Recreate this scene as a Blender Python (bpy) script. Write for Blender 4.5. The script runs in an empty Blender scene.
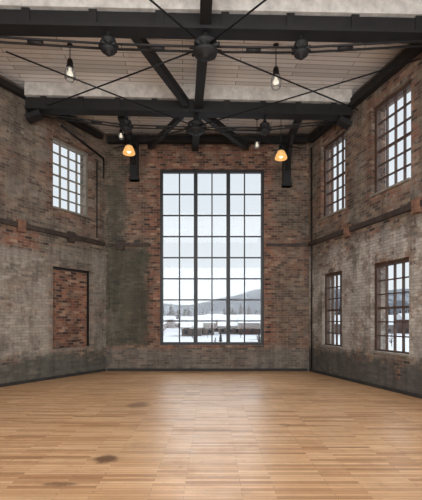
import bpy, bmesh, math, random
from mathutils import Vector, Matrix, noise as mnoise
random.seed(7)
F=400.0; CX=211.0; HY=320.0; CH=1.6; K=51/1.6; D=F/K
sc=bpy.context.scene
H=7.45
# ---------------------------------------------------------------- utils
def link(o): sc.collection.objects.link(o); return o
def new_mat(name):
    m=bpy.data.materials.new(name); m.use_nodes=True
    nt=m.node_tree
    return m,nt,nt.nodes['Principled BSDF']
def N(nt,t,**kw):
    n=nt.nodes.new(t)
    for k,v in kw.items(): setattr(n,k,v)
    return n
def setin(nt,sock,v):
    if isinstance(v,bpy.types.NodeSocket): nt.links.new(v,sock)
    else: sock.default_value=v
def M(nt,op,a,b=0.0,c=None,clamp=False):
    n=N(nt,'ShaderNodeMath',operation=op); n.use_clamp=clamp
    setin(nt,n.inputs[0],a); setin(nt,n.inputs[1],b)
    if c is not None: setin(nt,n.inputs[2],c)
    return n.outputs[0]
def MIX(nt,f,a,b,bt='MIX'):
    n=N(nt,'ShaderNodeMix',data_type='RGBA',blend_type=bt)
    setin(nt,n.inputs[0],f)
    for s,v in ((n.inputs[6],a),(n.inputs[7],b)):
        if isinstance(v,tuple) and len(v)==3: v=(*v,1)
        setin(nt,s,v)
    return n.outputs[2]
def MR(nt,v,a,b,c,d):
    n=N(nt,'ShaderNodeMapRange'); 
    for i,x in enumerate((v,a,b,c,d)): setin(nt,n.inputs[i],x)
    return n.outputs[0]
def NOISE(nt,vec,scale,detail=4,rough=.6):
    n=N(nt,'ShaderNodeTexNoise'); setin(nt,n.inputs['Vector'],vec)
    n.inputs['Scale'].default_value=scale; n.inputs['Detail'].default_value=detail; n.inputs['Roughness'].default_value=rough
    return n.outputs['Fac']
def RAMP(nt,f,stops,interp='LINEAR'):
    n=N(nt,'ShaderNodeValToRGB'); n.color_ramp.interpolation=interp
    cr=n.color_ramp
    while len(cr.elements)<len(stops): cr.elements.new(.5)
    for e,(p,c) in zip(cr.elements,stops):
        e.position=p; e.color=(*c,1)
    nt.links.new(f,n.inputs[0]); return n.outputs[0]
def lin(r,g,b):
    f=lambda c:(c/255/12.92 if c/255<=.04045 else ((c/255+.055)/1.055)**2.4)
    return (f(r),f(g),f(b))
def plain(name,col,rough=.6,metal=0,var=.25,nscale=6,emit=None,bump=.1):
    m,nt,p=new_mat(name)
    tc=N(nt,'ShaderNodeTexCoord').outputs['Object']
    n=NOISE(nt,tc,nscale,5)
    f=MR(nt,n,.3,.7,1-var,1+var)
    c=MIX(nt,1.0,col,f,'MULTIPLY')
    nt.links.new(c,p.inputs['Base Color'])
    p.inputs['Roughness'].default_value=rough; p.inputs['Metallic'].default_value=metal
    b=N(nt,'ShaderNodeBump'); b.inputs['Strength'].default_value=bump; b.inputs['Distance'].default_value=.02
    nt.links.new(n,b.inputs['Height']); nt.links.new(b.outputs[0],p.inputs['Normal'])
    if emit:
        p.inputs['Emission Color'].default_value=(*emit[0],1); p.inputs['Emission Strength'].default_value=emit[1]
    return m

# ---------------------------------------------------------------- wall frames
class Wall:
    def __init__(s,org,xd):
        s.o=Vector((org[0],org[1],0)); s.x=Vector((xd[0],xd[1],0)).normalized()
        s.y=Vector((0,0,1)).cross(s.x)
        s.m=Matrix(((s.x.x,s.y.x,0,s.o.x),(s.x.y,s.y.y,0,s.o.y),(0,0,1,0),(0,0,0,1)))
    def lx(s,px):
        a=(px-CX)/F
        return (s.o.x-a*s.o.y)/(a*s.x.y-s.x.x)
    def lz(s,px,py):
        u=s.lx(px); t=s.o.y+s.x.y*u
        return CH+(HY-py)*t/F
XL=(106-CX)/K; XR=(309-CX)/K
SL=.5725; SR=-.275
WB=Wall((XL,D),(1,0)); WL=Wall((XL,D),(SL,1)); WR=Wall((XR,D),(-SR,-1))
YN=-5.0; YK=7.0
PLK=(XL+SL*(YK-D),YK); PRN=(XR+SR*(YN-D),YN)
WBW=XR-XL
LL=(Vector(PLK)-Vector((XL,D))).length
LR=(Vector(PRN)-Vector((XR,D))).length

# ---------------------------------------------------------------- brick material
RED=[(0,lin(52,36,31)),(.2,lin(94,62,49)),(.4,lin(130,82,62)),(.6,lin(148,102,78)),(.8,lin(112,88,74)),(1,lin(172,138,112))]
DRK=[(0,lin(48,40,35)),(.2,lin(88,70,57)),(.4,lin(110,91,75)),(.6,lin(92,80,70)),(.8,lin(134,119,102)),(1,lin(134,104,84))]
def boxmask(nt,u,v,x0,x1,z0,z1,extra,soft,st):
    du=M(nt,'SUBTRACT',M(nt,'ABSOLUTE',M(nt,'SUBTRACT',u,(x0+x1)/2)),abs(x1-x0)/2)
    dv=M(nt,'SUBTRACT',M(nt,'ABSOLUTE',M(nt,'SUBTRACT',v,(z0+z1)/2)),abs(z1-z0)/2)
    d=M(nt,'ADD',M(nt,'MAXIMUM',du,dv),extra)
    return MR(nt,d,-soft,soft,st,0)
def brick_mat(name,patches,base=DRK,gain=1.0,seed=0.0,redbias=.5,mort=lin(136,127,114),flk=.6,plaster=()):
    m,nt,p=new_mat(name)
    tc=N(nt,'ShaderNodeTexCoord').outputs['Object']
    sep=N(nt,'ShaderNodeSeparateXYZ'); nt.links.new(tc,sep.inputs[0])
    wob=NOISE(nt,tc,3.0,2)
    u=M(nt,'ADD',sep.outputs[0],sep.outputs[1]); v=sep.outputs[2]
    v2=M(nt,'ADD',v,M(nt,'MULTIPLY',wob,.03))
    cb=N(nt,'ShaderNodeCombineXYZ'); setin(nt,cb.inputs[0],M(nt,'ADD',u,50+seed)); setin(nt,cb.inputs[1],M(nt,'ADD',v2,3))
    br=N(nt,'ShaderNodeTexBrick'); nt.links.new(cb.outputs[0],br.inputs['Vector'])
    br.inputs['Scale'].default_value=1; br.inputs['Brick Width'].default_value=.205; br.inputs['Row Height'].default_value=.075
    br.inputs['Mortar Size'].default_value=.008; br.inputs['Mortar Smooth'].default_value=.3
    br.inputs['Color1'].default_value=(0,0,0,1); br.inputs['Color2'].default_value=(1,1,1,1); br.inputs['Mortar'].default_value=(.5,.5,.5,1)
    rnd=N(nt,'ShaderNodeSeparateColor'); nt.links.new(br.outputs['Color'],rnd.inputs[0]); rnd=rnd.outputs[0]
    cs=N(nt,'ShaderNodeCombineXYZ'); setin(nt,cs.inputs[0],M(nt,'ADD',u,seed*3.1)); setin(nt,cs.inputs[1],v); cs=cs.outputs[0]
    n1=NOISE(nt,cs,.7,6,.65); n2=NOISE(nt,cs,2.4,6,.7); n3=NOISE(nt,cs,11,5,.7)
    ca=RAMP(nt,rnd,RED); cbb=RAMP(nt,rnd,base)
    col=MIX(nt,MR(nt,n1,redbias-.06,redbias+.08,0,1),cbb,ca)
    val=MR(nt,rnd,0,1,.74,1.2)
    for (x0,x1,z0,z1,c,st,soft,rag) in patches:
        ex=M(nt,'ADD',M(nt,'MULTIPLY',M(nt,'SUBTRACT',n2,.5),rag*3),M(nt,'MULTIPLY',M(nt,'SUBTRACT',rnd,.5),rag*.5))
        mk=boxmask(nt,u,v,x0,x1,z0,z1,ex,soft,st)
        if c=='red': tgt=ca
        else:
            mk=M(nt,'MULTIPLY',mk,MR(nt,n3,.34,.48,.3,1.0))
            tgt=MIX(nt,1.0,c,val,'MULTIPLY')
        col=MIX(nt,mk,col,tgt)
    fl=MR(nt,NOISE(nt,cs,4.5,9,.85),.545,.66,0,flk)
    col=MIX(nt,fl,col,lin(176,168,154))
    dkf=MR(nt,NOISE(nt,cs,3.6,9,.85),.43,.31,0,.8)
    col=MIX(nt,dkf,col,lin(42,35,31))
    col=MIX(nt,M(nt,'MULTIPLY',br.outputs['Fac'],.6),col,mort)
    # thin plaster / limewash skins peeling off
    big=NOISE(nt,cs,1.3,10,.72)
    for (x0,x1,z0,z1,c,st,th) in plaster:
        ex=M(nt,'MULTIPLY',M(nt,'SUBTRACT',n2,.5),1.2)
        mk=boxmask(nt,u,v,x0,x1,z0,z1,ex,.12,st)
        mk=M(nt,'MULTIPLY',mk,MR(nt,M(nt,'ADD',big,M(nt,'MULTIPLY',M(nt,'SUBTRACT',n3,.5),.12)),th,th+.035,0,1))
        tgt=MIX(nt,1.0,c,MR(nt,n3,.3,.7,.8,1.15),'MULTIPLY')
        tgt=MIX(nt,1.0,tgt,MR(nt,rnd,0,1,.88,1.1),'MULTIPLY')
        tgt=MIX(nt,M(nt,'MULTIPLY',br.outputs['Fac'],.35),tgt,lin(80,72,64))
        col=MIX(nt,mk,col,tgt)
    dirt=MR(nt,n2,.25,.72,.62,1.24)
    # vertical damp streaks
    st_=N(nt,'ShaderNodeMapping'); st_.inputs['Scale'].default_value=(2.2,.25,1); nt.links.new(cs,st_.inputs[0])
    stk=MR(nt,NOISE(nt,st_.outputs[0],1.2,6,.7),.34,.56,.64,1.1)
    col=MIX(nt,1.0,col,M(nt,'MULTIPLY',M(nt,'MULTIPLY',dirt,stk),gain),'MULTIPLY')
    nt.links.new(col,p.inputs['Base Color']); p.inputs['Roughness'].default_value=.85
    hgt=M(nt,'ADD',M(nt,'MULTIPLY',br.outputs['Fac'],-1),M(nt,'ADD',M(nt,'MULTIPLY',n3,.8),M(nt,'MULTIPLY',rnd,.5)))
    b=N(nt,'ShaderNodeBump'); b.inputs['Strength'].default_value=.8; b.inputs['Distance'].default_value=.015
    nt.links.new(hgt,b.inputs['Height']); nt.links.new(b.outputs[0],p.inputs['Normal'])
    return m

# ---------------------------------------------------------------- geometry helpers
def box(bm,x0,x1,y0,y1,z0,z1,mi=0):
    vs=[bm.verts.new((x,y,z)) for x in (x0,x1) for y in (y0,y1) for z in (z0,z1)]
    for f in ((0,1,3,2),(4,6,7,5),(0,4,5,1),(2,3,7,6),(0,2,6,4),(1,5,7,3)):
        fc=bm.faces.new([vs[i] for i in f]); fc.material_index=mi
def bar(bm,p,q,w,h,mi=0):
    p=Vector(p);q=Vector(q); d=(q-p); L=d.length; d.normalize()
    up=Vector((0,0,1)) if abs(d.z)<.95 else Vector((0,1,0))
    s=d.cross(up).normalized(); t=s.cross(d)
    vs=[]
    for e in (p,q):
        for a,b in ((-1,-1),(1,-1),(1,1),(-1,1)): vs.append(bm.verts.new(e+s*a*w/2+t*b*h/2))
    for f in ((0,1,2,3),(7,6,5,4),(0,4,5,1),(1,5,6,2),(2,6,7,3),(3,7,4,0)):
        bm.faces.new([vs[i] for i in f]).material_index=mi
def rod(bm,p,q,r,mi=0,n=8,r2=None):
    p=Vector(p);q=Vector(q); d=(q-p).normalized()
    up=Vector((0,0,1)) if abs(d.z)<.9 else Vector((1,0,0))
    s=d.cross(up).normalized(); t=s.cross(d); r2=r if r2 is None else r2
    A=[];B=[]
    for i in range(n):
        a=2*math.pi*i/n; o=s*math.cos(a)+t*math.sin(a)
        A.append(bm.verts.new(p+o*r)); B.append(bm.verts.new(q+o*r2))
    for i in range(n):
        j=(i+1)%n; f=bm.faces.new((A[i],A[j],B[j],B[i])); f.material_index=mi; f.smooth=True
    bm.faces.new(A[::-1]).material_index=mi; bm.faces.new(B).material_index=mi
def lathe(bm,c,prof,mi=0,n=20):
    rings=[]
    for r,z in prof:
        rings.append([bm.verts.new((c[0]+r*math.cos(2*math.pi*i/n),c[1]+r*math.sin(2*math.pi*i/n),c[2]+z)) for i in range(n)])
    for a,b in zip(rings,rings[1:]):
        for i in range(n):
            j=(i+1)%n; f=bm.faces.new((a[i],a[j],b[j],b[i])); f.material_index=mi; f.smooth=True
def obj(name,bm,mats,mat4=None,bevel=0):
    bmesh.ops.recalc_face_normals(bm,faces=bm.faces)
    me=bpy.data.meshes.new(name); bm.to_mesh(me); bm.free()
    for m in mats: me.materials.append(m)
    o=link(bpy.data.objects.new(name,me))
    if mat4 is not None: o.matrix_world=mat4
    if bevel:
        b=o.modifiers.new('bev','BEVEL'); b.width=bevel; b.segments=2; b.limit_method='ANGLE'
    return o
def wall_obj(name,x0,x1,holes,mat,mat4,t=.42,h=H):
    xs=sorted({x0,x1,*[v for hh in holes for v in hh[:2]]}); zs=sorted({0,h,*[v for hh in holes for v in hh[2:4]]})
    def solid(i,j):
        if i<0 or j<0 or i>=len(xs)-1 or j>=len(zs)-1: return False
        cx=(xs[i]+xs[i+1])/2; cz=(zs[j]+zs[j+1])/2
        return not any(a<cx<b and c<cz<d for a,b,c,d in holes)
    bm=bmesh.new()
    def q(*vs): bm.faces.new([bm.verts.new(v) for v in vs])
    for i in range(len(xs)-1):
        for j in range(len(zs)-1):
            if not solid(i,j): continue
            a,b,c,d=xs[i],xs[i+1],zs[j],zs[j+1]
            q((a,0,c),(b,0,c),(b,0,d),(a,0,d)); q((a,t,c),(a,t,d),(b,t,d),(b,t,c))
            if not solid(i-1,j): q((a,0,c),(a,0,d),(a,t,d),(a,t,c))
            if not solid(i+1,j): q((b,0,c),(b,t,c),(b,t,d),(b,0,d))
            if not solid(i,j-1): q((a,0,c),(a,t,c),(b,t,c),(b,0,c))
            if not solid(i,j+1): q((a,0,d),(b,0,d),(b,t,d),(a,t,d))
    bmesh.ops.remove_doubles(bm,verts=bm.verts,dist=1e-5)
    return obj(name,bm,[mat],mat4)

# ---------------------------------------------------------------- window holes
def hole(W,p0,p1,yt,yb):
    a,b=W.lx(p0),W.lx(p1)
    return (min(a,b),max(a,b),W.lz(p0,yb),W.lz(p0,yt))
hb=hole(WB,160,264,169,345)
hlu=hole(WL,53,90,135,208)
hll=hole(WL,53,91,266,349)
hru=[hole(WR,321,345,147,223),hole(WR,371,411,107,195)]
hrl=[hole(WR,322,342,276,346),hole(WR,371,409,262,353)]
zu0=sum(h[2] for h in hru)/2; zu1=sum(h[3] for h in hru)/2
zl0=sum(h[2] for h in hrl)/2; zl1=sum(h[3] for h in hrl)/2
hru=[(a,b,zu0,zu1) for a,b,_,_ in hru]; hrl=[(a,b,zl0,zl1) for a,b,_,_ in hrl]
sp=hru[1][0]-hru[0][0]
extra=[]
for k in range(1,5):
    a=hru[1][0]+sp*k*1.0
    if a+1.3<LR: extra+= [(a,a+1.2,zu0,zu1),(a,a+1.2,zl0,zl1)]

# ---------------------------------------------------------------- wall materials
LG=3.95
tan=lin(160,150,137); pale=lin(180,171,160); grn=lin(84,82,66)
def X(W,p): return W.lx(p)
Wd=WBW
mB=brick_mat('brick_back',[
  (-.3,Wd+.3,LG,H+.2,lin(104,88,74),.45,.3,.5),
  (X(WB,104),X(WB,124),LG,H,grn,.6,.1,.3),
  (hb[0]-.40,hb[1]+.30,hb[2]-.3,hb[3]+.8,'red',.85,.12,.2),
  (X(WB,274),X(WB,312),.7,LG,lin(114,94,80),.6,.1,.3),
  (-.3,Wd+.3,-.2,.72,lin(112,105,96),.8,.06,.1),
 ],seed=1.3,gain=.96,redbias=.50,plaster=[
  (X(WB,104),X(WB,147.5),.78,LG-.05,lin(80,79,66),.88,.30),
  (X(WB,104),X(WB,117),.9,3.4,lin(128,120,106),.55,.5),
  (X(WB,104),X(WB,130),LG+.1,6.6,lin(86,83,72),.6,.47),
  (X(WB,290),X(WB,312),1.0,6.5,lin(130,120,107),.6,.54),
  (-.2,Wd+.2,-.1,.75,lin(118,112,103),.5,.5)])
mL=brick_mat('brick_left',[
  (X(WL,-60),0.3,LG,H+.2,lin(122,110,97),.55,.3,.5),
  (-9,X(WL,40),LG-.6,LG-.05,'red',.8,.1,.2),
  (hlu[0]-.25,hlu[1]+.2,hlu[2]-.25,hlu[3]+.3,'red',.5,.1,.25),
  (hll[0]-.14,hll[1]+.14,hll[2]-.1,hll[3]+.14,'red',.7,.04,.06),
  (-9,X(WL,50),.7,LG-.6,lin(138,127,114),.75,.1,.18),
  (X(WL,50),.3,.7,LG-.3,lin(132,123,112),.75,.1,.18),
 ],seed=5.1,gain=1.0,redbias=.54,plaster=[
  (-9,X(WL,49),.65,LG-.6,tan,.8,.46),
  (X(WL,93),.2,.65,LG-.25,lin(146,139,128),.75,.48),
  (-9,.2,LG+.2,7.3,lin(142,133,121),.6,.55),
  (-9,.3,-.2,.62,lin(86,86,77),.85,.36)])
mR=brick_mat('brick_right',[
  (-.3,LR,LG+.2,H+.2,lin(120,105,90),.5,.3,.5),
  (-.3,LR,.8,LG-.5,lin(148,138,127),.75,.15,.22),
  *[(h[0]-.2,h[1]+.2,h[2]-.2,h[3]+.3,'red',.65,.08,.15) for h in hru],
  *[(h[0]-.16,h[1]+.16,h[3]-.2,h[3]+.25,'red',.6,.08,.15) for h in hrl],
 ],seed=9.7,gain=1.0,redbias=.54,plaster=[
  (-.3,LR,.75,LG-.3,pale,.8,.47),
  (-.3,LR,LG+.2,H,lin(146,136,124),.6,.54),
  (-.3,LR,-.2,.72,lin(82,80,75),.88,.36)])
mN=brick_mat('brick_rear',[],seed=20)

wall_obj('wall_back',-.25,Wd+.12,[hb],mB,WB.m)
wall_obj('wall_left',-LL,0,[hlu,hll],mL,WL.m)
wall_obj('wall_right',0,LR,hru+hrl+extra,mR,WR.m)
WL2=Wall((PLK[0],PLK[1]),(0,1)); 
lw2=[(-3.0,-1.6,4.6,6.8),(-6,-4.6,4.6,6.8),(-9,-7.6,4.6,6.8)]
wall_obj('wall_left_rear',-(YK-YN),0,lw2,mN,WL2.m)
WN=Wall((PRN[0],YN),(-1,0))
wall_obj('wall_rear',0,PRN[0]-PLK[0],[(3,6,1,6),(8,11,1,6)],mN,WN.m)

# ---------------------------------------------------------------- floor
mF,nt,p=new_mat('maple_boards')
tc=N(nt,'ShaderNodeTexCoord').outputs['Object']
br=N(nt,'ShaderNodeTexBrick'); mp=N(nt,'ShaderNodeMapping'); mp.inputs['Location'].default_value=(30,30,0)
nt.links.new(tc,mp.inputs[0]); nt.links.new(mp.outputs[0],br.inputs['Vector'])
br.inputs['Scale'].default_value=1; br.inputs['Brick Width'].default_value=.85; br.inputs['Row Height'].default_value=.057
br.offset=.37; br.inputs['Mortar Size'].default_value=.0022; br.inputs['Mortar Smooth'].default_value=.2
br.inputs['Color1'].default_value=(0,0,0,1); br.inputs['Color2'].default_value=(1,1,1,1); br.inputs['Mortar'].default_value=(.5,.5,.5,1)
sc_=N(nt,'ShaderNodeSeparateColor'); nt.links.new(br.outputs['Color'],sc_.inputs[0]); rnd=sc_.outputs[0]
col=RAMP(nt,rnd,[(0,lin(166,122,84)),(.25,lin(198,153,110)),(.5,lin(208,163,120)),(.75,lin(221,180,137)),(1,lin(182,136,95))])
g=N(nt,'ShaderNodeMapping'); g.inputs['Scale'].default_value=(1.2,22,1); nt.links.new(tc,g.inputs[0])
grain=NOISE(nt,g.outputs[0],2.5,6,.65)
col=MIX(nt,1.0,col,MR(nt,grain,.3,.7,.82,1.14),'MULTIPLY')
big=NOISE(nt,tc,.45,4,.6)
col=MIX(nt,1.0,col,MR(nt,big,.3,.7,.88,1.1),'MULTIPLY')
fine=NOISE(nt,tc,7,7,.75)
scuff=NOISE(nt,tc,1.6,8,.75)
col=MIX(nt,MR(nt,scuff,.5,.68,0,.35),col,lin(162,120,86))
col=MIX(nt,MR(nt,fine,.58,.72,0,.45),col,lin(124,86,58))
col=MIX(nt,M(nt,'MULTIPLY',br.outputs['Fac'],.8),col,lin(92,62,42))
sp_=N(nt,'ShaderNodeSeparateXYZ'); nt.links.new(tc,sp_.inputs[0])
for (px,py,rx,ry,st) in ((106,459,.14,.15,.8),(60,484,.17,.06,.6),(138,405,.22,.3,.5),(225,492,.3,.1,.2),(285,425,.1,.1,.3)):
    Y=F*CH/(py-HY); XX=(px-CX)*Y/F
    dx=M(nt,'DIVIDE',M(nt,'SUBTRACT',sp_.outputs[0],XX),rx); dy=M(nt,'DIVIDE',M(nt,'SUBTRACT',sp_.outputs[1],Y),ry)
    d=M(nt,'SQRT',M(nt,'ADD',M(nt,'MULTIPLY',dx,dx),M(nt,'MULTIPLY',dy,dy)))
    d=M(nt,'ADD',d,M(nt,'MULTIPLY',M(nt,'SUBTRACT',fine,.5),1.6))
    col=MIX(nt,MR(nt,d,.6,1.1,st,0),col,lin(82,52,34))
nt.links.new(col,p.inputs['Base Color'])
nt.links.new(MR(nt,scuff,.3,.7,.30,.50),p.inputs['Roughness'])
b=N(nt,'ShaderNodeBump'); b.inputs['Strength'].default_value=.25; b.inputs['Distance'].default_value=.004
nt.links.new(M(nt,'SUBTRACT',M(nt,'MULTIPLY',big,.5),br.outputs['Fac']),b.inputs['Height']); nt.links.new(b.outputs[0],p.inputs['Normal'])
poly=[(XL,D),(XR,D),PRN,(PLK[0],YN),PLK]
def slab(name,z0,z1,mat):
    bm=bmesh.new()
    A=[bm.verts.new((x,y,z0)) for x,y in poly]; B=[bm.verts.new((x,y,z1)) for x,y in poly]
    bm.faces.new(A); bm.faces.new(B)
    for i in range(len(A)): j=(i+1)%len(A); bm.faces.new((A[i],A[j],B[j],B[i]))
    return obj(name,bm,[mat])
slab('floor',-.2,0,mF)
mC,nt,p=new_mat('whitewashed_boards')
tc=N(nt,'ShaderNodeTexCoord').outputs['Object']
br=N(nt,'ShaderNodeTexBrick'); mp=N(nt,'ShaderNodeMapping'); mp.inputs['Location'].default_value=(30,30,0); mp.inputs['Rotation'].default_value=(0,0,-.06)
nt.links.new(tc,mp.inputs[0]); nt.links.new(mp.outputs[0],br.inputs['Vector'])
br.inputs['Scale'].default_value=1; br.inputs['Brick Width'].default_value=2.6; br.inputs['Row Height'].default_value=.15
br.inputs['Mortar Size'].default_value=.008; br.inputs['Mortar Smooth'].default_value=.3
br.inputs['Color1'].default_value=(0,0,0,1); br.inputs['Color2'].default_value=(1,1,1,1); br.inputs['Mortar'].default_value=(.5,.5,.5,1)
s_=N(nt,'ShaderNodeSeparateColor'); nt.links.new(br.outputs['Color'],s_.inputs[0]); rnd=s_.outputs[0]
col=RAMP(nt,rnd,[(0,lin(212,212,210)),(.5,lin(236,236,235)),(1,lin(247,247,247))])
n1=NOISE(nt,tc,3,7,.75)
col=MIX(nt,MR(nt,n1,.57,.72,0,.4),col,lin(156,140,124))
col=MIX(nt,M(nt,'MULTIPLY',br.outputs['Fac'],.85),col,lin(66,60,56))
nt.links.new(col,p.inputs['Base Color']); p.inputs['Roughness'].default_value=.8
b=N(nt,'ShaderNodeBump'); b.inputs['Strength'].default_value=.5; b.inputs['Distance'].default_value=.01
nt.links.new(M(nt,'MULTIPLY',br.outputs['Fac'],-1),b.inputs['Height']); nt.links.new(b.outputs[0],p.inputs['Normal'])
slab('ceiling',H,H+.2,mC)

# ---------------------------------------------------------------- windows
mIron=plain('dark_iron_paint',lin(26,22,22),.5,0,.3,9)
mRedw=plain('worn_brown_window_paint',lin(74,54,44),.6,0,.35,9)
mGrey=plain('weathered_cream_paint',lin(128,120,108),.6,0,.25,9)
mGl,nt,p=new_mat('window_glass')
out=nt.nodes['Material Output']; tr=N(nt,'ShaderNodeBsdfTransparent'); gl=N(nt,'ShaderNodeBsdfGlossy'); gl.inputs['Roughness'].default_value=.02
nz=NOISE(nt,N(nt,'ShaderNodeTexCoord').outputs['Object'],1.5,4)
nt.links.new(MIX(nt,MR(nt,nz,.3,.7,0,1),(.94,.965,.975),(.98,.99,1.0)),tr.inputs[0])
mx=N(nt,'ShaderNodeMixShader'); mx.inputs[0].default_value=.03; nt.links.new(tr.outputs[0],mx.inputs[1]); nt.links.new(gl.outputs[0],mx.inputs[2])
nt.links.new(mx.outputs[0],out.inputs[0]); nt.nodes.remove(p)
wn=[0]
def window(hl,W,cols,rows,fw,mw,mat,majors=(),majw=.07,y0=.14,hmaj=(),sill=None):
    a,b,c,d=hl; bm=bmesh.new(); y1=y0+.09
    box(bm,a,a+fw,y0-.02,y1,c,d); box(bm,b-fw,b,y0-.02,y1,c,d); box(bm,a+fw,b-fw,y0-.02,y1,c,c+fw); box(bm,a+fw,b-fw,y0-.02,y1,d-fw,d)
    ia,ib,ic,id_=a+fw,b-fw,c+fw,d-fw
    for i in range(1,cols):
        x=ia+(ib-ia)*i/cols; w=majw if i in majors else mw; yy=y0-.01 if i in majors else y0+.02
        box(bm,x-w/2,x+w/2,yy,y1-.01,ic,id_)
    for j in range(1,rows):
        z=ic+(id_-ic)*j/rows; w=majw*.75 if j in hmaj else mw
        box(bm,ia,ib,y0+.022,y1-.014,z-w/2,z+w/2)
    vs=[bm.verts.new(v) for v in ((ia,y0+.05,ic),(ib,y0+.05,ic),(ib,y0+.05,id_),(ia,y0+.05,id_))]
    bm.faces.new(vs).material_index=1
    if sill is not None:
        box(bm,a+.002,b-.002,-.05,y0-.022,c+.001,c+.05,2)
    wn[0]+=1
    return obj('window_%d'%wn[0],bm,[mat,mGl,mGrey],W.m)
window(hb,WB,6,8,.085,.04,mIron,majors=(2,4),majw=.12,y0=.1)
window(hlu,WL,4,6,.07,.03,mGrey,hmaj=(3,),majw=.05,y0=.12,sill=1)
for h in hru: window(h,WR,4,6,.085,.028,mRedw,hmaj=(3,),y0=.12,sill=1)
for h in hrl: window(h,WR,4,6,.085,.028,mRedw,hmaj=(3,),y0=.12,sill=1)
for h in extra: window(h,WR,4,6,.085,.028,mRedw,hmaj=(3,),y0=.12)
for h in lw2: window(h,WL2,4,6,.085,.028,mRedw,y0=.12)
for h in ((3,6,1,6),(8,11,1,6)): window(h,WN,6,8,.085,.028,mIron,y0=.12)
mP=brick_mat('brick_infill',[(-9,9,-1,9,'red',.95,.1,.1)],seed=3,redbias=.3,gain=1.0,flk=.3)
bm=bmesh.new(); a,b,c,d=hll
box(bm,a+.001,b-.001,.13,.4,c+.001,d-.001,0)
box(bm,a+.001,a+.05,.08,.129,c+.001,d-.001,1); box(bm,b-.05,b-.001,.08,.129,c+.001,d-.001,1); box(bm,a+.05,b-.05,.08,.129,d-.06,d-.001,1)
obj('bricked_up_window',bm,[mP,mIron],WL.m)

# ---------------------------------------------------------------- trim
mLedge=plain('rusty_dark_steel',lin(58,46,39),.7,.1,.5,5)
def trim(name,W,segs,z0,z1,pr,mat):
    bm=bmesh.new()
    for a,b in segs: box(bm,a,b,-pr,-.001,z0,z1)
    return obj(name,bm,[mat],W.m)
trim('trim_1',WB,[(.1,X(WB,151)),(X(WB,266),Wd-.1)],LG-.04,LG+.04,.06,mLedge)
trim('trim_2',WL,[(-LL+.1,-.12)],LG-.05,LG+.07,.08,mLedge)
trim('trim_3',WR,[(.08,LR-.1)],LG-.05,LG+.07,.08,mLedge)
mBase=plain('grimy_baseboard',lin(44,40,36),.8,0,.4,4)
trim('baseboard_back',WB,[(.05,Wd-.05)],.001,.08,.025,mBase)
trim('baseboard_left',WL,[(-LL+.05,-.05)],.001,.08,.025,mBase)
trim('baseboard_right',WR,[(.05,LR-.05)],.001,.08,.025,mBase)
mStub=plain('old_timber_end',lin(118,84,66),.8,0,.4,8)
for i,(W,px,mt) in enumerate(((WR,349,mStub),(WR,419,mStub),(WL,20,mStub),(WL,70,mLedge),(WB,121,mLedge))):
    x=W.lx(px); bm=bmesh.new(); box(bm,x-.11,x+.11,-.1,.05,LG-.16,LG+.14); obj('cut_beam_end',bm,[mt],W.m,.01)

# ---------------------------------------------------------------- roof structure
mBlk=plain('black_painted_timber',lin(23,21,21),.7,0,.35,4)
mPale=plain('whitewashed_timber',lin(208,204,197),.8,0,.25,5)
mRod=plain('black_iron_rod',lin(18,18,20),.5,.3,.2,9)
def xl(Y): return XL+SL*(Y-D) if Y>YK else PLK[0]
def xr(Y): return XR+SR*(Y-D)
def hub(bm,c,r=.12):
    lathe(bm,c,[(0.001,-.16),(r*.5,-.16),(r*.55,-.1),(r*1.5,-.09),(r*1.6,-.04),(r*.8,-.02),(r*.8,.05),(r*1.5,.07),(r*1.5,.12),(r*.6,.13),(r*.6,.2),(.001,.2)],1,16)
    for k in range(8):
        a=k*math.pi/4+.2; e=Vector(c)+Vector((math.cos(a)*r*2.1,math.sin(a)*r*2.1,.0)); rod(bm,c,e,.03,1); 
def turn(bm,p,q,t,r=.035):
    p=Vector(p);q=Vector(q); m=p.lerp(q,t); d=(q-p).normalized(); rod(bm,m-d*.13,m+d*.13,r,1)
def truss(yl,yr,hx,zh):
    bm=bmesh.new()
    def P(x,z): 
        t=(x-xl(yl))/(xr(yr)-xl(yl)); return Vector((x,yl+(yr-yl)*t,z))
    a,b=xl(yl)+.2,xr(yr)-.12
    bar(bm,P(a,H-.161),P(b,H-.161),.30,.32,0)
    bar(bm,P(a,6.98),P(b,6.98),.22,.22,1)
    bar(bm,P(a,6.83),P(b,6.83),.30,.06,1)
    for k in range(9):
        x=a+(b-a)*(k+.5)/9; bar(bm,P(x-.07,6.98)+Vector((0,-.125,0)),P(x+.07,6.98)+Vector((0,-.125,0)),.03,.26,1)
    C=P(hx,zh)
    for x in (hx-1.75,hx+1.75):
        c2=P(x,zh+.02); hub(bm,c2,.085); rod(bm,c2+Vector((0,0,.1)),P(x,6.85),.035,1)
        for dy in (-.07,.07):
            rod(bm,C+Vector((0,dy,0)),c2+Vector((0,dy,0)),.02,1)
        e=P(a,6.74) if x<hx else P(b,6.74)
        for dy in (-.07,.07): rod(bm,c2+Vector((0,dy,0)),e+Vector((0,dy,0)),.02,1)
        turn(bm,C,c2,.5,.05); turn(bm,c2,e,.3,.05)
    hub(bm,C,.14); rod(bm,C,P(hx,6.85),.06,1)
    bar(bm,P(a,6.6),P(a+.35,6.74),.26,.12,1); bar(bm,P(b,6.6),P(b-.3,6.74),.24,.12,1)
    obj('roof_truss',bm,[mPale,mBlk])
    return C
C1=truss(7.1,7.4,-.10,6.52)
C2=truss(9.95,10.3,-.38,6.45)
C3=truss(4.2,4.5,.1,6.5)
bm=bmesh.new(); bar(bm,(-.5,D-.02,7.0),(-.1,7.2,7.0),.2,.24); bar(bm,(-.1,7.2,7.0),(.4,YN+.1,7.0),.2,.24); obj('ceiling_beam',bm,[mBlk])
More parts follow.
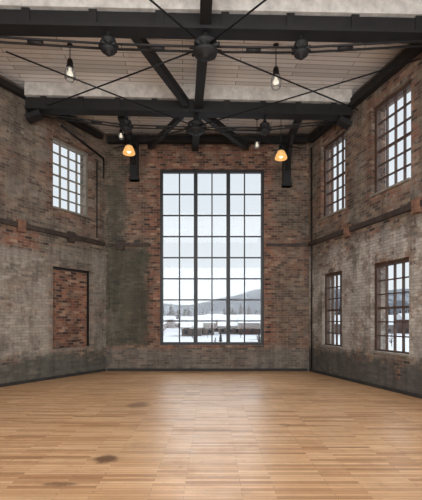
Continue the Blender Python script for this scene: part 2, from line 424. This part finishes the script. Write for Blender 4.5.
def brace(p,q,w=.16,h=.18):
    bm=bmesh.new(); bar(bm,p,q,w,h); obj('diagonal_brace',bm,[mBlk],None,.008)
brace((-1.45,7.35,6.93),(-.62,9.8,6.93)); brace((-.2,10.35,6.93),(1.1,12.35,6.93))
brace((-.75,10.4,6.93),(-1.9,12.35,6.93),.12,.14)
bm=bmesh.new()
for p,q in (((-.1,7.25,6.55),(-3.9,9.6,6.75)),((-.1,7.25,6.55),(3.6,9.8,6.75)),((-.38,10.1,6.48),(-2.9,11.9,6.7)),((-.38,10.1,6.48),(2.7,11.9,6.7)),
            ((-.38,10.1,6.48),(-3.9,7.6,6.7)),((-.38,10.1,6.48),(4.1,7.8,6.7)),((-.1,7.25,6.55),(-2.4,4.4,6.6)),((-.1,7.25,6.55),(2.4,4.5,6.6))):
    rod(bm,p,q,.016)
obj('tie_rods',bm,[mRod])
def along(W,u,off,z): v=W.o+W.x*u-W.y*off; return (v.x,v.y,z)
bm=bmesh.new(); bar(bm,along(WR,.3,.12,7.12),along(WR,LR-.3,.12,7.12),.16,.2); obj('wall_plate_beam',bm,[mBlk])
bm=bmesh.new(); bar(bm,along(WL,-.3,.12,7.2),along(WL,-LL+.2,.12,7.2),.14,.14); obj('wall_plate_beam',bm,[mBlk])
bm=bmesh.new(); bar(bm,(XL+.1,D-.12,7.2),(XR-.1,D-.12,7.2),.18,.2); obj('wall_plate_beam',bm,[mBlk])
for px,yb in ((135,182),(286,188)):
    x=(px-CX)/K; zb=CH+(HY-yb)/K; bm=bmesh.new()
    box(bm,x-.12,x+.12,D-.2,D-.001,zb,7.09); box(bm,x-.15,x+.15,D-.24,D-.001,zb+.0,zb+.1)
    bar(bm,(x,D-.15,zb+.5),(x-.0,D-1.1,7.0),.1,.12); bar(bm,(x,D-.15,7.0),(x,D-2.0,7.0),.16,.18)
    obj('wall_bracket',bm,[mBlk],None,.006)
bm=bmesh.new()
pts=[along(WL,WL.lx(60),.05,6.95),along(WL,-.15,.05,6.6),]
rod(bm,pts[0],pts[1],.03); rod(bm,along(WL,-.15,.05,6.6),along(WL,-.15,.05,6.0),.025)
rod(bm,along(WL,WL.lx(96),.04,6.4),along(WL,WL.lx(96),.04,4.1),.015)
obj('wall_conduit',bm,[mRod])
bm=bmesh.new(); rod(bm,along(WR,.25,.05,6.9),along(WR,.25,.05,.1),.02); obj('wall_conduit',bm,[mRod])

# ---------------------------------------------------------------- lamps
mShade,nt,p=new_mat('prismatic_amber_glass')
p.inputs['Base Color'].default_value=(.85,.55,.22,1); p.inputs['Roughness'].default_value=.2; p.inputs['Transmission Weight'].default_value=.4
p.inputs['Emission Color'].default_value=(1,.62,.25,1); p.inputs['Emission Strength'].default_value=.3
mClear,nt,p=new_mat('clear_shade_glass')
p.inputs['Base Color'].default_value=(.7,.7,.7,1); p.inputs['Roughness'].default_value=.15; p.inputs['Transmission Weight'].default_value=.8
mBulb=plain('lamp_bulb',(.95,.9,.8),.3,0,.02,5,emit=((1,.9,.7),1.6))
def lamp(px,py,Y,s,amber):
    x=(px-CX)*Y/F; z=CH+(HY-py)*Y/F; bm=bmesh.new()
    rod(bm,(x,Y,z+.16*s),(x,Y,H-.002),.010,0)
    lathe(bm,(x,Y,z),[(.001,.26*s),(.04*s,.26*s),(.06*s,.2*s),(.06*s,.12*s),(.075*s,.11*s),(.075*s,.07*s),(.001,.07*s)],0,16)
    if amber: pr=[(.07*s,.09*s),(.10*s,.06*s),(.14*s,-.02*s),(.165*s,-.10*s),(.165*s,-.13*s),(.155*s,-.12*s),(.12*s,0),(.06*s,.08*s)]
    else: pr=[(.06*s,.09*s),(.095*s,.05*s),(.11*s,-.03*s),(.11*s,-.12*s),(.08*s,-.17*s),(.075*s,-.165*s),(.10*s,-.115*s),(.10*s,-.03*s),(.05*s,.08*s)]
    lathe(bm,(x,Y,z),pr,1,24)
    lathe(bm,(x,Y,z),[(.001,.08*s),(.03*s,.06*s),(.035*s,.02*s),(.06*s,-.03*s),(.06*s,-.07*s),(.03*s,-.105*s),(.001,-.11*s)],2,16)
    lathe(bm,(x,Y,H-.03),[(.06,.028),(.06,0),(.001,-.01)],0,16)
    obj('pendant_lamp',bm,[mRod,mShade if amber else mClear,mBulb])
lamp(70,72,8.5,1.05,False); lamp(276,80,8.5,1.05,False)
lamp(129,149,10.8,1.0,True); lamp(281,154,10.8,1.0,True)
lamp(121,135,11.6,.7,False); lamp(257,144,11.6,.7,False)

# ---------------------------------------------------------------- outside
mSnow,nt,p=new_mat('snow_field')
tc=N(nt,'ShaderNodeTexCoord').outputs['Object']
n1=NOISE(nt,tc,.06,8,.75)
nt.links.new(MIX(nt,MR(nt,n1,.55,.63,0,.7),(.50,.52,.55),lin(128,120,112)),p.inputs['Base Color']); p.inputs['Roughness'].default_value=.9
GZ=-3.0
bm=bmesh.new(); vs=[bm.verts.new(v) for v in ((-900,14,GZ),(1500,14,GZ),(1500,1500,GZ),(-900,1500,GZ))]; bm.faces.new(vs)
vs=[bm.verts.new(v) for v in ((9,-300,GZ),(1500,-300,GZ),(1500,14,GZ),(9,14,GZ))]; bm.faces.new(vs)
obj('snowy_ground',bm,[mSnow])
mHill,nt,p=new_mat('winter_woods_hillside')
tc=N(nt,'ShaderNodeTexCoord').outputs['Object']
n1=NOISE(nt,tc,.02,8,.7); n2=NOISE(nt,tc,.25,4,.7)
c=MIX(nt,MR(nt,n1,.5,.60,0,1),lin(80,86,94),lin(132,138,146))  # blue-grey distance haze is mixed into these woodland colours
c=MIX(nt,1.0,c,MR(nt,n2,.3,.7,.72,1.28),'MULTIPLY'); nt.links.new(c,p.inputs['Base Color']); p.inputs['Roughness'].default_value=1
def hill(name,Y0,amp,seed,prof):
    bm=bmesh.new(); nx=160; rows=6; g=[]
    for j in range(rows+1):
        r=[]
        for i in range(nx+1):
            x=-700+2200*i/nx; t=j/rows
            hh=prof(x/Y0)+amp*mnoise.noise(Vector((x*.008,seed,0)))+amp*.5*mnoise.noise(Vector((x*.03,seed,3)))+amp*.25*mnoise.noise(Vector((x*.2,seed,5)))
            z=GZ+(hh-GZ)*math.sin(t*math.pi/2)+ (2*mnoise.noise(Vector((x*.03,j*.9,seed))) if 0<j else 0)
            r.append(bm.verts.new((x,Y0+t*150,z)))
        g.append(r)
    for j in range(rows):
        for i in range(nx): bm.faces.new((g[j][i],g[j][i+1],g[j+1][i+1],g[j+1][i])).smooth=True
    obj(name,bm,[mHill])
def prof(a): return 30+30*max(0,min(1,(a+.05)/.2))
hill('distant_hill',600,6,2.0,prof)
mB1=plain('town_wall_paint',lin(128,116,110),.9,0,.3,.1); mB2=plain('town_brick',lin(98,76,70),.9,0,.3,.1); mSnR=plain('roof_snow',(.6,.62,.65),.8,0,.1,.2)
mDkW=plain('town_window_dark',lin(50,54,60),.5,0,.2,1)
bm=bmesh.new()
for k in range(85):
    Y=random.uniform(115,250); x=random.uniform(-.22,.75)*Y; w=random.uniform(5,11); dd=random.uniform(6,9); hh=random.uniform(2.4,5.2); mi=random.choice((0,0,1))
    box(bm,x,x+w,Y,Y+dd,GZ,GZ+hh,mi)
    v=[bm.verts.new(q) for q in ((x-.4,Y-.4,GZ+hh),(x+w+.4,Y-.4,GZ+hh),(x+w+.4,Y+dd+.4,GZ+hh),(x-.4,Y+dd+.4,GZ+hh),(x-.4,Y+dd/2,GZ+hh+2.2),(x+w+.4,Y+dd/2,GZ+hh+2.2))]
    for f in ((0,1,5,4),(2,3,4,5),(0,4,3),(1,2,5)): bm.faces.new([v[i] for i in f]).material_index=2
    n=int(w/2.2)
    for i in range(n):
        xx=x+w*(i+.3)/n; box(bm,xx,xx+.9,Y-.05,Y,GZ+.6,GZ+1.6,3)
obj('town_buildings',bm,[mB1,mB2,mSnR,mDkW])
mTree=plain('bare_branches',lin(74,70,68),1,0,.3,1)
def trees(name,n,y0,y1,h0,h1,ev,k0,th):
    bm=bmesh.new()
    for k in range(n):
        Y=random.uniform(y0,y1); x=random.uniform(-.25,.8)*Y; hh=random.uniform(h0,h1)
        if random.random()<ev:
            for j in range(4): rod(bm,(x,Y,GZ+hh*(.12+.2*j)),(x,Y,GZ+hh*(.45+.2*j)),hh*(.2-.04*j),0,7,.02)
            rod(bm,(x,Y,GZ),(x,Y,GZ+hh*.2),.2)
        else:
            rod(bm,(x,Y,GZ),(x,Y,GZ+hh),th*1.8,0,5,.03)
            for j in range(k0):
                a=random.uniform(0,6.28); z=random.uniform(.2,.85)*hh; l=hh*random.uniform(.2,.4)*(1.1-z/hh*.5)
                e=(x+math.cos(a)*l*.8,Y+math.sin(a)*l*.8,GZ+z+l*.8); rod(bm,(x,Y,GZ+z),e,th,0,4,.02)
    obj(name,bm,[mTree])
trees('tree_line',300,266,540,8,18,.4,16,.18)
trees('bare_shrubs',40,66,106,1.2,3.4,.12,18,.035)

# ---------------------------------------------------------------- light
w=bpy.data.worlds.new('overcast'); sc.world=w; w.use_nodes=True; nt=w.node_tree
bg=nt.nodes['Background']; tc=N(nt,'ShaderNodeTexCoord'); sp2=N(nt,'ShaderNodeSeparateXYZ'); nt.links.new(tc.outputs['Generated'],sp2.inputs[0])
c=RAMP(nt,sp2.outputs[2],[(0,lin(230,236,240)),(.5,lin(222,229,236)),(1,lin(210,218,228))]); nt.links.new(c,bg.inputs[0]); bg.inputs[1].default_value=1.1
def sun(name,d,st,ang,col=(1,1,1)):
    l=bpy.data.lights.new(name,'SUN'); l.energy=st; l.angle=math.radians(ang); l.color=col
    o=link(bpy.data.objects.new(name,l)); o.rotation_euler=Vector(d).to_track_quat('-Z','Y').to_euler()
sun('overcast_sun',(-.12,-.85,-.6),3.6,95,(.96,.98,1))
sun('overcast_sun_side',(-.9,-.15,-.5),2.6,80,(.96,.98,1))
def area(name,loc,tgt,sx,sy,e,col=(1,1,1)):
    l=bpy.data.lights.new(name,'AREA'); l.shape='RECTANGLE'; l.size=sx; l.size_y=sy; l.energy=e; l.color=col
    o=link(bpy.data.objects.new(name,l)); o.location=loc; o.rotation_euler=(Vector(tgt)-Vector(loc)).to_track_quat('-Z','Y').to_euler()
area('rear_fill_light',(0,-3.5,3.2),(0,10,5.6),9,4.5,1120,(.95,.975,1))  # added fill behind the camera, brightens walls and ceiling; no fixture there
area('overhead_fill_light',(0,4.8,6.3),(0,7.5,0),5,2.5,130,(.95,.975,1))  # second added fill, overhead and out of frame, not a room lamp

sc.view_settings.view_transform='Standard'
sc.view_settings.look='None'
cam=bpy.data.cameras.new('camera'); co=link(bpy.data.objects.new('camera',cam))
co.location=(0,0,CH); co.rotation_euler=(math.pi/2,0,0)
cam.sensor_fit='AUTO'; cam.sensor_width=36; cam.lens=F*36/500; cam.shift_y=(HY-250)/500; cam.clip_end=3000
sc.camera=co
